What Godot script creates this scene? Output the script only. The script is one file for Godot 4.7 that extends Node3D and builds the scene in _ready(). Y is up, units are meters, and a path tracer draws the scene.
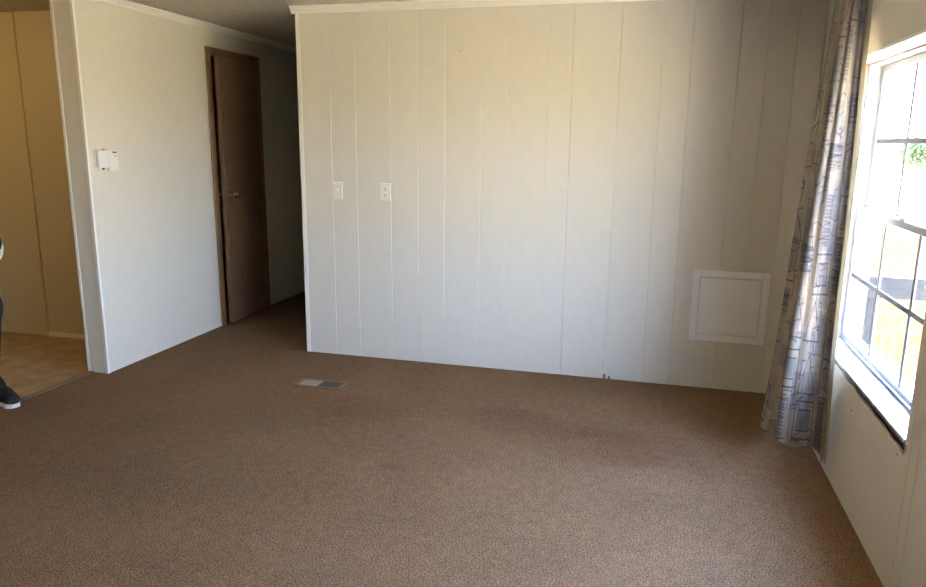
extends Node3D
# A carpeted, panelled living room with a short hall, a kitchen corner and a window onto a dry yard.
# x runs right along the back wall, z towards the camera, y up; metres.

const H := 2.3            # ceiling height
const XL := -2.526        # face of the left wall
const XLO := -2.668       # its far face, towards the kitchen
const XC := -1.547        # outer corner of the back wall, where the hall begins
const XR := 1.586         # face of the right wall
const XRO := 1.786        # outer face of the right wall
const ZE := 0.81          # free end of the left wall
const ZK := 0.2           # kitchen back wall
const ZB := 6.6           # wall behind the camera
const ZH := -4.0          # end of the hall
const XK := -5.8          # far wall of the kitchen
const GROUND := -0.8

var M := {}
var used := {}
var rng := RandomNumberGenerator.new()

# ------------------------------------------------------------------ nodes
func numbered(called: String) -> String:
	if not used.has(called):
		used[called] = 0
		return called
	used[called] += 1
	return "%s_%03d" % [called, used[called]]

func tag(o: Node, label: String, category := "", group := "", kind := "") -> Node:
	if label: o.set_meta("label", label)
	if category: o.set_meta("category", category)
	if group: o.set_meta("group", group)
	if kind: o.set_meta("kind", kind)
	return o

func base(called: String, at: Vector3, label: String, category: String, group := "", kind := "") -> Node3D:
	var o := Node3D.new()
	o.name = numbered(called)
	add_child(o)
	o.position = at
	tag(o, label, category, group, kind)
	return o

func part(called: String, mesh: Mesh, m: Material, parent: Node, at := Vector3.ZERO) -> MeshInstance3D:
	var o := MeshInstance3D.new()
	o.name = numbered(called) if parent == self else called
	o.mesh = mesh
	o.material_override = m
	o.position = at
	parent.add_child(o, true)
	return o

func single(called: String, mesh: Mesh, m: Material, at: Vector3, label: String, category: String, group := "", kind := "") -> MeshInstance3D:
	var o := part(called, mesh, m, self, at)
	tag(o, label, category, group, kind)
	return o

# ------------------------------------------------------------------ shapes
func st0() -> SurfaceTool:
	var st := SurfaceTool.new()
	st.begin(Mesh.PRIMITIVE_TRIANGLES)
	return st

func tri(st: SurfaceTool, a: Vector3, b: Vector3, c: Vector3, out: Vector3) -> void:
	var n := (b - a).cross(c - a)
	if n.length_squared() < 1e-18: return
	n = n.normalized()
	if n.dot(out) > 0.0:
		var t := b; b = c; c = t
	else:
		n = -n
	for v in [a, b, c]:
		st.set_normal(n)
		st.add_vertex(v)

func quad(st: SurfaceTool, a: Vector3, b: Vector3, c: Vector3, d: Vector3, out: Vector3) -> void:
	tri(st, a, b, c, out)
	tri(st, a, c, d, out)

# a box between two corners, its edges chamfered by e
func add_box(st: SurfaceTool, lo: Vector3, hi: Vector3, e := 0.0) -> void:
	var c := (lo + hi) / 2
	var h := (hi - lo) / 2
	e = minf(e, minf(h.x, minf(h.y, h.z)) * 0.9)
	var P := func(sx, sy, sz, ax):   # corner on the face of axis ax
		var v := Vector3(sx * (h.x - e), sy * (h.y - e), sz * (h.z - e))
		if ax == 0: v.x = sx * h.x
		elif ax == 1: v.y = sy * h.y
		else: v.z = sz * h.z
		return c + v
	for s in [-1, 1]:
		quad(st, P.call(s, -1, -1, 0), P.call(s, 1, -1, 0), P.call(s, 1, 1, 0), P.call(s, -1, 1, 0), Vector3(s, 0, 0))
		quad(st, P.call(-1, s, -1, 1), P.call(1, s, -1, 1), P.call(1, s, 1, 1), P.call(-1, s, 1, 1), Vector3(0, s, 0))
		quad(st, P.call(-1, -1, s, 2), P.call(1, -1, s, 2), P.call(1, 1, s, 2), P.call(-1, 1, s, 2), Vector3(0, 0, s))
	if e <= 0.0: return
	for s in [-1, 1]:
		for t in [-1, 1]:
			quad(st, P.call(s, t, -1, 0), P.call(s, t, -1, 1), P.call(s, t, 1, 1), P.call(s, t, 1, 0), Vector3(s, t, 0))
			quad(st, P.call(s, -1, t, 0), P.call(s, -1, t, 2), P.call(s, 1, t, 2), P.call(s, 1, t, 0), Vector3(s, 0, t))
			quad(st, P.call(-1, s, t, 1), P.call(-1, s, t, 2), P.call(1, s, t, 2), P.call(1, s, t, 1), Vector3(0, s, t))
			for u in [-1, 1]:
				tri(st, P.call(s, t, u, 0), P.call(s, t, u, 1), P.call(s, t, u, 2), Vector3(s, t, u))

func box(lo: Vector3, hi: Vector3, e := 0.0) -> ArrayMesh:
	var st := st0()
	add_box(st, lo, hi, e)
	return st.commit()

func boxes(list: Array, e := 0.0) -> ArrayMesh:
	var st := st0()
	for b in list: add_box(st, b[0], b[1], e)
	return st.commit()

# a convex or gently concave profile (in the plane of axes u, v) drawn out along w from a to b; corners sharp
func prism(poly: PackedVector2Array, u: Vector3, v: Vector3, w: Vector3, a: float, b: float) -> ArrayMesh:
	var st := st0()
	var mid := Vector2.ZERO
	for p in poly: mid += p
	mid /= poly.size()
	var area := 0.0
	for i in poly.size():
		area += poly[i].cross(poly[(i + 1) % poly.size()])
	for i in poly.size():
		var p := poly[i]
		var q := poly[(i + 1) % poly.size()]
		var e := q - p
		var n2 := Vector2(e.y, -e.x) * signf(area)
		quad(st, u * p.x + v * p.y + w * a, u * q.x + v * q.y + w * a, u * q.x + v * q.y + w * b, u * p.x + v * p.y + w * b, u * n2.x + v * n2.y)
	var idx := Geometry2D.triangulate_polygon(poly)
	for k in range(0, idx.size(), 3):
		for end in [[a, -1.0], [b, 1.0]]:
			var t := []
			for j in 3:
				var p := poly[idx[k + j]]
				t.append(u * p.x + v * p.y + w * end[0])
			tri(st, t[0], t[1], t[2], w * end[1])
	return st.commit()

# smooth grid of points with normals from the grid itself; flip turns the normals
func sheet(rows: Array, uvs: Array, flip := false, st: SurfaceTool = null) -> SurfaceTool:
	if st == null: st = st0()
	var nr := rows.size()
	var nc: int = rows[0].size()
	var N := []
	for i in nr:
		var r := []
		for j in nc:
			var du: Vector3 = rows[i][mini(j + 1, nc - 1)] - rows[i][maxi(j - 1, 0)]
			var dv: Vector3 = rows[mini(i + 1, nr - 1)][j] - rows[maxi(i - 1, 0)][j]
			var n := du.cross(dv).normalized()
			r.append(-n if flip else n)
		N.append(r)
	for i in nr - 1:
		for j in nc - 1:
			var q := [[i, j], [i, j + 1], [i + 1, j + 1], [i + 1, j]]
			for t in [[0, 1, 2], [0, 2, 3]]:
				var k: Array = t.duplicate()
				var a: Vector3 = rows[q[k[0]][0]][q[k[0]][1]]
				var b: Vector3 = rows[q[k[1]][0]][q[k[1]][1]]
				var c: Vector3 = rows[q[k[2]][0]][q[k[2]][1]]
				if (b - a).cross(c - a).dot(N[i][j]) > 0.0: k = [t[0], t[2], t[1]]
				for x in k:
					st.set_normal(N[q[x][0]][q[x][1]])
					if uvs: st.set_uv(uvs[q[x][0]][q[x][1]])
					st.add_vertex(rows[q[x][0]][q[x][1]])
	return st

# profile of (radius, height) turned about an axis through o
func lathe(profile: Array, o: Vector3, axis: Vector3, sides := 24, st: SurfaceTool = null) -> SurfaceTool:
	if st == null: st = st0()
	var side := axis.cross(Vector3.UP if absf(axis.y) < 0.9 else Vector3.RIGHT).normalized()
	var other := axis.cross(side)
	for i in profile.size() - 1:
		var p: Vector2 = profile[i]
		var q: Vector2 = profile[i + 1]
		var d := (q - p).normalized()
		for k in sides:
			var v := []
			var n := []
			for kk in [k, k + 1]:
				var a: float = TAU * kk / sides
				var r: Vector3 = side * cos(a) + other * sin(a)
				v.append([o + r * p.x + axis * p.y, o + r * q.x + axis * q.y])
				n.append((r * d.y - axis * d.x).normalized())
			for t in [[[0, 0], [1, 0], [1, 1]], [[0, 0], [1, 1], [0, 1]]]:
				var a: Vector3 = v[t[0][0]][t[0][1]]
				var b: Vector3 = v[t[1][0]][t[1][1]]
				var c: Vector3 = v[t[2][0]][t[2][1]]
				var order: Array = t
				if (b - a).cross(c - a).dot(n[0]) > 0.0: order = [t[0], t[2], t[1]]
				for x in order:
					st.set_normal(n[x[0]])
					st.add_vertex(v[x[0]][x[1]])
	return st

func tube(path: Array, r: float, sides := 8, st: SurfaceTool = null) -> SurfaceTool:
	if st == null: st = st0()
	for i in path.size() - 1:
		var a: Vector3 = path[i]
		var b: Vector3 = path[i + 1]
		var l := a.distance_to(b)
		lathe([Vector2(0, 0), Vector2(r, 0), Vector2(r, l), Vector2(0, l)], a, (b - a) / l, sides, st)
	return st

# ------------------------------------------------------------------ materials
func mat(c: Color, rough := 0.7, metal := 0.0, spec := 0.5) -> StandardMaterial3D:
	var m := StandardMaterial3D.new()
	m.albedo_color = c.linear_to_srgb()       # colours below are linear, as measured on real things
	m.roughness = rough
	m.metallic = metal
	m.metallic_specular = spec
	return m

func noise(freq: float, oct := 4, seed_ := 1, type := FastNoiseLite.TYPE_SIMPLEX_SMOOTH) -> FastNoiseLite:
	var n := FastNoiseLite.new()
	n.seed = seed_
	n.frequency = freq
	n.fractal_octaves = oct
	n.noise_type = type
	return n

func height_map(freq: float, oct: int, seed_: int, size := 512) -> ImageTexture:
	return ImageTexture.create_from_image(noise(freq, oct, seed_).get_seamless_image(size, size))

# a seamless noise picture run through a row of colours (sRGB)
func ramp_map(n: FastNoiseLite, cols: Array, size := 512) -> ImageTexture:
	var im := n.get_seamless_image(size, size)
	var g := Gradient.new()
	g.offsets = PackedFloat32Array(cols.map(func(c): return c[0]))
	g.colors = PackedColorArray(cols.map(func(c): return c[1].linear_to_srgb()))
	var lut := []
	for i in 256: lut.append(g.sample(i / 255.0))
	var src := im.get_data()
	var step := src.size() / (size * size)
	var data := PackedByteArray()
	data.resize(size * size * 3)
	for i in size * size:
		var c: Color = lut[src[i * step]]
		data[i * 3] = int(c.r * 255)
		data[i * 3 + 1] = int(c.g * 255)
		data[i * 3 + 2] = int(c.b * 255)
	return ImageTexture.create_from_image(Image.create_from_data(size, size, false, Image.FORMAT_RGB8, data))

func tri_mapped(m: StandardMaterial3D, s: Vector3) -> StandardMaterial3D:
	m.uv1_triplanar = true
	m.uv1_world_triplanar = true
	m.uv1_scale = s
	return m

func relief(m: StandardMaterial3D, t: Texture2D, cm: float) -> StandardMaterial3D:
	m.heightmap_enabled = true
	m.heightmap_texture = t
	m.heightmap_scale = cm
	return m

func carpet_texture() -> Array:
	# one picture for 4.6 m of floor: yarn grain, trodden tracks and a few old stains
	var size := 2048
	var grain := noise(0.30, 2, 11).get_seamless_image(1024, 1024).get_data()
	var clump := noise(0.035, 3, 12).get_seamless_image(1024, 1024).get_data()
	var worn := noise(0.006, 4, 13).get_seamless_image(1024, 1024).get_data()
	var data := PackedByteArray()
	data.resize(size * size * 3)
	var spots := [[0.62, 1.02, 0.62, 0.26, 0.22], [0.2, 0.85, 0.6, 0.2, 0.14], [-0.75, 0.95, 0.40, 0.26, 0.17], [0.10, 0.75, 0.25, 0.15, 0.14], [-0.35, 1.55, 0.07, 0.05, 0.22], [-1.05, 1.35, 0.05, 0.04, 0.2], [1.15, 1.75, 0.35, 0.22, 0.06], [-1.6, 1.6, 0.5, 0.2, 0.05]]   # x, z, size x, size z, strength
	var r := RandomNumberGenerator.new()
	r.seed = 5
	var k := 0
	for y in size:
		var z := -1.2 + 4.6 * y / size
		for x in size:
			var i := (y & 1023) * 1024 + (x & 1023)
			var j := ((y >> 1) & 1023) * 1024 + ((x >> 1) & 1023)
			var g := (grain[i] - 128) / 128.0 * 0.95 + (clump[i] - 128) / 128.0 * 0.12 + r.randf_range(-0.3, 0.3)
			var w := (worn[j] - 128) / 128.0
			var wx := -2.9 + 4.6 * x / size
			var f := 1.0 + g + 0.10 * w
			var stain := 0.0
			for s in spots:
				var dx: float = (wx - s[0]) / s[2] + w * 0.4
				var dz: float = (z - s[1]) / s[3] + w * 0.4
				var d2 := dx * dx + dz * dz
				if d2 < 1.0: stain += s[4] * (1.0 - d2) * (1.3 if g < 0.0 else 0.8)
			var c := clampf(f, 0.25, 1.8) * 0.5
			# tan yarn with a few darker brown plies
			var dark := 1.0 if g > -0.4 else 0.86
			data[k] = int(clampf(pow(0.200 * 2.0 * c * (1.0 - 0.6 * stain), 0.4545) * 255.0, 0, 255))
			data[k + 1] = int(clampf(pow(0.122 * 2.0 * c * dark * (1.0 - stain), 0.4545) * 255.0, 0, 255))
			data[k + 2] = int(clampf(pow(0.066 * 2.0 * c * dark * (1.0 - 1.1 * stain), 0.4545) * 255.0, 0, 255))
			k += 3
	return [ImageTexture.create_from_image(Image.create_from_data(size, size, false, Image.FORMAT_RGB8, data))]

func line_on(im: Image, a: Vector2, b: Vector2, c: Color, w := 2) -> void:
	var n := int(a.distance_to(b)) + 1
	for i in n + 1:
		var p := a.lerp(b, float(i) / n)
		im.blend_rect(_ink(c, w), Rect2i(0, 0, w, w), Vector2i(int(p.x) - w / 2, int(p.y) - w / 2))

var inks := {}
func _ink(c: Color, w: int) -> Image:
	var key := [c, w]
	if not inks.has(key):
		var t := Image.create(w, w, false, Image.FORMAT_RGBA8)
		t.fill(c)
		inks[key] = t
	return inks[key]

func wash(im: Image, r: Rect2i, c: Color) -> void:
	var t := Image.create(r.size.x, r.size.y, false, Image.FORMAT_RGBA8)
	t.fill(c)
	im.blend_rect(t, Rect2i(Vector2i.ZERO, r.size), r.position)

func curtain_texture() -> ImageTexture:
	# abstract print: pale linen ground, slate washes, inked triangles, rings, frames and hatching
	var W := 1024
	var HH := 1536
	var r := RandomNumberGenerator.new()
	r.seed = 31
	var im := Image.create(W, HH, false, Image.FORMAT_RGBA8)
	im.fill(Color(0.56, 0.52, 0.46))
	var slate := Color(0.37, 0.375, 0.41)
	var ink := Color(0.22, 0.22, 0.26)
	var taupe := Color(0.60, 0.54, 0.48)
	for i in 700:   # loose watery patches
		var c: Color = [slate, taupe, Color(0.66, 0.625, 0.57)][r.randi() % 3]
		c.a = r.randf_range(0.10, 0.42)
		wash(im, Rect2i(r.randi_range(-40, W - 20), r.randi_range(-40, HH - 20), r.randi_range(30, 150), r.randi_range(20, 160)), c)
	var cw := 205
	var ch := 170
	for row in 9:
		for col in 5:
			var o := Vector2(col * cw + r.randi_range(-20, 20), row * ch + r.randi_range(-16, 16))
			var k := (row * 2 + col * 3 + r.randi() % 2) % 6
			var dark := ink
			dark.a = r.randf_range(0.30, 0.55)
			wash(im, Rect2i(int(o.x) + r.randi_range(0, 40), int(o.y), r.randi_range(50, 130), ch), Color(slate, r.randf_range(0.0, 0.30)))
			if k == 0 or k == 3:      # triangle
				line_on(im, o + Vector2(100, 14), o + Vector2(26, 150), dark, 4)
				line_on(im, o + Vector2(100, 14), o + Vector2(176, 154), dark, 4)
				line_on(im, o + Vector2(26, 150), o + Vector2(176, 154), dark, 4)
			elif k == 1:    # ring
				for a in 64:
					line_on(im, o + Vector2(100, 84) + Vector2(78, 64) * Vector2(cos(a * TAU / 64), sin(a * TAU / 64)), o + Vector2(100, 84) + Vector2(78, 64) * Vector2(cos((a + 1) * TAU / 64), sin((a + 1) * TAU / 64)), Color(dark, 0.22), 4)
			elif k == 2:    # frame in a frame
				for s in [0, 30]:
					line_on(im, o + Vector2(24 + s, 16 + s), o + Vector2(180 - s, 16 + s), dark, 4)
					line_on(im, o + Vector2(24 + s, 150 - s), o + Vector2(180 - s, 150 - s), dark, 4)
					line_on(im, o + Vector2(24 + s, 16 + s), o + Vector2(24 + s, 150 - s), dark, 4)
					line_on(im, o + Vector2(180 - s, 16 + s), o + Vector2(180 - s, 150 - s), dark, 4)
				wash(im, Rect2i(int(o.x) + 60, int(o.y) + 50, 84, 64), Color(slate, 0.5))
			elif k == 4:    # hatched block
				wash(im, Rect2i(int(o.x) + 8, int(o.y) + 10, 170, 60), Color(slate, 0.55))
				for s in 12:
					line_on(im, o + Vector2(8, 12 + s * 8), o + Vector2(185, 8 + s * 8 + r.randi_range(-14, 14)), Color(ink, r.randf_range(0.15, 0.5)), 3)
			else:           # column of short strokes
				wash(im, Rect2i(int(o.x) + 50, int(o.y), 60, ch), Color(slate, 0.4))
				for s in 14:
					line_on(im, o + Vector2(44, s * 12), o + Vector2(118, s * 12 + r.randi_range(-5, 5)), Color(ink, 0.22), 4)
			for s in 7:     # scribbles between the motifs
				var p := o + Vector2(r.randi_range(0, cw), r.randi_range(0, ch))
				line_on(im, p, p + Vector2(r.randi_range(-80, 80), r.randi_range(-14, 14)), Color(ink, 0.35), 3)
				if s % 2 == 0: line_on(im, p, p + Vector2(r.randi_range(-8, 8), r.randi_range(40, 110)), Color(slate, 0.4), 6)
	im.resize(W / 4, HH / 4, Image.INTERPOLATE_LANCZOS)      # the dye has bled softly into the weave
	im.resize(W, HH, Image.INTERPOLATE_CUBIC)
	return ImageTexture.create_from_image(im)

func make_materials() -> void:
	var fine := height_map(0.05, 4, 3)
	M.wall = relief(tri_mapped(mat(Color(0.715, 0.68, 0.60), 0.52), Vector3(2.2, 1.1, 2.2)), height_map(0.02, 5, 4), 0.02)
	M.wall.albedo_texture = ramp_map(noise(0.012, 5, 21), [[0.0, Color(0.96, 0.957, 0.95)], [0.5, Color(0.985, 0.984, 0.98)], [1.0, Color(1, 1, 1)]])
	M.kitchen_wall = relief(tri_mapped(mat(Color(0.60, 0.525, 0.345), 0.45), Vector3(2, 1, 2)), height_map(0.02, 5, 5), 0.05)
	M.core = mat(Color(0.45, 0.42, 0.36), 0.8)
	M.trim = mat(Color(0.85, 0.83, 0.78), 0.4)
	M.ceiling = relief(tri_mapped(mat(Color(0.62, 0.58, 0.50), 0.75), Vector3(1.5, 1.5, 1.5)), height_map(0.04, 5, 6), 0.5)
	M.ceiling.albedo_texture = ramp_map(noise(0.02, 4, 22), [[0.0, Color(0.78, 0.76, 0.70)], [0.55, Color(0.95, 0.94, 0.92)], [1.0, Color(1, 1, 1)]])
	var ct := carpet_texture()
	M.carpet = mat(Color(1, 1, 1), 1.0, 0.0, 0.15)
	M.carpet.albedo_texture = ct[0]
	relief(M.carpet, ct[0], 0.7)
	M.vinyl = tri_mapped(mat(Color(1, 1, 1), 0.38), Vector3(0.9, 0.9, 0.9))
	M.vinyl.albedo_texture = ramp_map(noise(0.013, 5, 23), [[0.0, Color(0.25, 0.17, 0.085)], [0.45, Color(0.34, 0.24, 0.13)], [0.7, Color(0.39, 0.285, 0.16)], [1.0, Color(0.45, 0.34, 0.21)]])
	var grain := ramp_map(noise(0.03, 4, 24), [[0.0, Color(0.45, 0.40, 0.36)], [0.45, Color(0.85, 0.82, 0.78)], [1.0, Color(1, 1, 1)]])
	M.door = tri_mapped(mat(Color(0.255, 0.155, 0.095), 0.36), Vector3(3.0, 0.22, 3.0))
	M.door.albedo_texture = grain
	M.casing = tri_mapped(mat(Color(0.235, 0.135, 0.062), 0.42), Vector3(4.0, 0.3, 4.0))
	M.casing.albedo_texture = grain
	M.knob = mat(Color(0.86, 0.80, 0.68), 0.12, 1.0)
	M.hinge = mat(Color(0.20, 0.14, 0.09), 0.4, 0.5)
	M.steel = mat(Color(0.55, 0.52, 0.48), 0.35, 1.0)
	M.plate = mat(Color(0.80, 0.77, 0.70), 0.35)
	M.slot = mat(Color(0.03, 0.028, 0.025), 0.7)
	M.white = mat(Color(0.82, 0.81, 0.79), 0.4)
	M.panel_white = relief(tri_mapped(mat(Color(0.85, 0.85, 0.845), 0.38), Vector3(3, 3, 3)), fine, 0.02)
	M.red = mat(Color(0.30, 0.02, 0.03), 0.5)
	M.register = mat(Color(0.155, 0.105, 0.068), 0.6, 0.0)
	M.louvre = mat(Color(0.36, 0.30, 0.225), 0.5)
	M.cable = mat(Color(0.20, 0.15, 0.105), 0.7)
	M.grille = mat(Color(0.13, 0.14, 0.155), 0.45)
	M.vinyl_frame = mat(Color(0.50, 0.51, 0.52), 0.4)
	M.sill = mat(Color(0.52, 0.51, 0.53), 0.25)
	M.liner = mat(Color(0.30, 0.235, 0.19), 0.5)
	M.glass = mat(Color(0.01, 0.012, 0.012), 0.02)
	M.glass.albedo_color.a = 0.02
	M.glass.metallic_specular = 0.2
	M.glass.transparency = BaseMaterial3D.TRANSPARENCY_ALPHA
	M.fabric = mat(Color(1, 1, 1), 0.95, 0.0, 0.2)
	M.fabric.albedo_texture = curtain_texture()
	M.fabric.backlight_enabled = true
	M.fabric.backlight = Color(0.14, 0.135, 0.12)
	M.fabric.cull_mode = BaseMaterial3D.CULL_DISABLED
	M.lining = mat(Color(0.42, 0.37, 0.27), 0.95, 0.0, 0.2)
	M.lining.backlight_enabled = true
	M.lining.backlight = Color(0.30, 0.28, 0.22)
	M.lining.cull_mode = BaseMaterial3D.CULL_DISABLED
	M.rod = mat(Color(0.70, 0.68, 0.62), 0.35)
	M.siding = mat(Color(0.72, 0.72, 0.70), 0.6)
	M.grass = tri_mapped(mat(Color(1, 1, 1), 1.0, 0.0, 0.1), Vector3(0.35, 0.35, 0.35))
	M.grass.albedo_texture = ramp_map(noise(0.02, 5, 25), [[0.0, Color(0.22, 0.18, 0.10)], [0.5, Color(0.37, 0.325, 0.21)], [1.0, Color(0.50, 0.44, 0.30)]])
	M.straw = mat(Color(0.17, 0.125, 0.034), 0.9)
	M.straw.cull_mode = BaseMaterial3D.CULL_DISABLED
	M.concrete = mat(Color(0.62, 0.60, 0.56), 0.9)
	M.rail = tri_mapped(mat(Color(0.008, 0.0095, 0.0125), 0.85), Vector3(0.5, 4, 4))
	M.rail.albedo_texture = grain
	M.leaf = mat(Color(0.045, 0.075, 0.030), 0.9)
	M.bark = mat(Color(0.12, 0.09, 0.06), 0.9)
	M.brick = mat(Color(0.36, 0.17, 0.12), 0.9)
	M.wire = mat(Color(0.10, 0.105, 0.11), 0.5, 0.3)
	M.shirt = mat(Color(0.80, 0.80, 0.79), 0.9)
	M.trousers = mat(Color(0.012, 0.013, 0.022), 0.9)
	M.shoe = mat(Color(0.012, 0.012, 0.015), 0.65)
	M.sole = mat(Color(0.72, 0.72, 0.70), 0.6)
	M.skin = mat(Color(0.42, 0.25, 0.17), 0.55)
	M.hair = mat(Color(0.03, 0.02, 0.015), 0.6)
	M.eye = mat(Color(0.02, 0.015, 0.01), 0.2)
	M.lamp_glass = mat(Color(0.8, 0.7, 0.5), 0.4)
	M.lamp_glass.emission_enabled = true
	M.lamp_glass.emission = Color(1.0, 0.72, 0.38)
	M.lamp_glass.emission_energy_multiplier = 3.0

# ------------------------------------------------------------------ light and lens, first
func camera_and_light() -> void:
	var cam := Camera3D.new()
	cam.name = "camera"
	cam.transform = Transform3D(Basis(Vector3(0.966514, 0.010794, -0.256387), Vector3(-0.063915, 0.977754, -0.199779), Vector3(0.248527, 0.209476, 0.945703)), Vector3(0.7387, 1.4657, 4.3940))
	cam.fov = 44.93
	cam.near = 0.05
	cam.far = 400.0
	cam.current = true
	add_child(cam)
	var sky_m := ProceduralSkyMaterial.new()
	sky_m.sky_top_color = Color(0.62, 0.76, 1.0)
	sky_m.sky_horizon_color = Color(0.89, 0.94, 1.0)
	sky_m.sky_curve = 0.28
	sky_m.ground_bottom_color = Color(0.62, 0.55, 0.40)
	sky_m.ground_horizon_color = Color(0.80, 0.78, 0.70)
	sky_m.energy_multiplier = 7.0
	sky_m.sun_angle_max = 8.0
	var sky := Sky.new()
	sky.sky_material = sky_m
	var env := Environment.new()
	env.background_mode = Environment.BG_SKY
	env.sky = sky
	env.tonemap_mode = Environment.TONE_MAPPER_LINEAR
	env.tonemap_exposure = 5.25
	env.sdfgi_enabled = true
	env.ssao_enabled = true
	env.ssil_enabled = true
	var we := WorldEnvironment.new()
	we.name = "environment"
	we.environment = env
	add_child(we)
	var sun := DirectionalLight3D.new()    # high behind the house, so none of it falls through the right-hand windows
	sun.name = "sun"
	sun.light_color = Color(1.0, 0.94, 0.84)
	sun.light_energy = 12.0
	sun.light_angular_distance = 0.53
	sun.shadow_enabled = true
	add_child(sun)
	sun.look_at_from_position(Vector3(-0.25, 0.85, -0.42) * 20.0, Vector3.ZERO)

# ------------------------------------------------------------------ the shell
func struct(called: String, label: String, category: String) -> Node3D:
	return base(called, Vector3.ZERO, label, category, "", "structure")

# one facing strip with eased long edges, so that a fine groove is left between neighbours
func strip_x(x0: float, x1: float, y0: float, y1: float, z: float, d: float, e: float) -> ArrayMesh:
	return prism(PackedVector2Array([Vector2(x0, z - d), Vector2(x1, z - d), Vector2(x1, z - e * 0.8), Vector2(x1 - e, z), Vector2(x0 + e, z), Vector2(x0, z - e * 0.8)]), Vector3.RIGHT, Vector3.BACK, Vector3.UP, y0, y1)

func strip_z(z0: float, z1: float, y0: float, y1: float, x: float, d: float, e: float, s: float) -> ArrayMesh:   # s = +1 faces +x, -1 faces -x
	return prism(PackedVector2Array([Vector2(x - s * d, z0), Vector2(x - s * d, z1), Vector2(x - s * e * 0.8, z1), Vector2(x, z1 - e), Vector2(x, z0 + e), Vector2(x - s * e * 0.8, z0)]), Vector3.RIGHT, Vector3.BACK, Vector3.UP, y0, y1)

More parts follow.
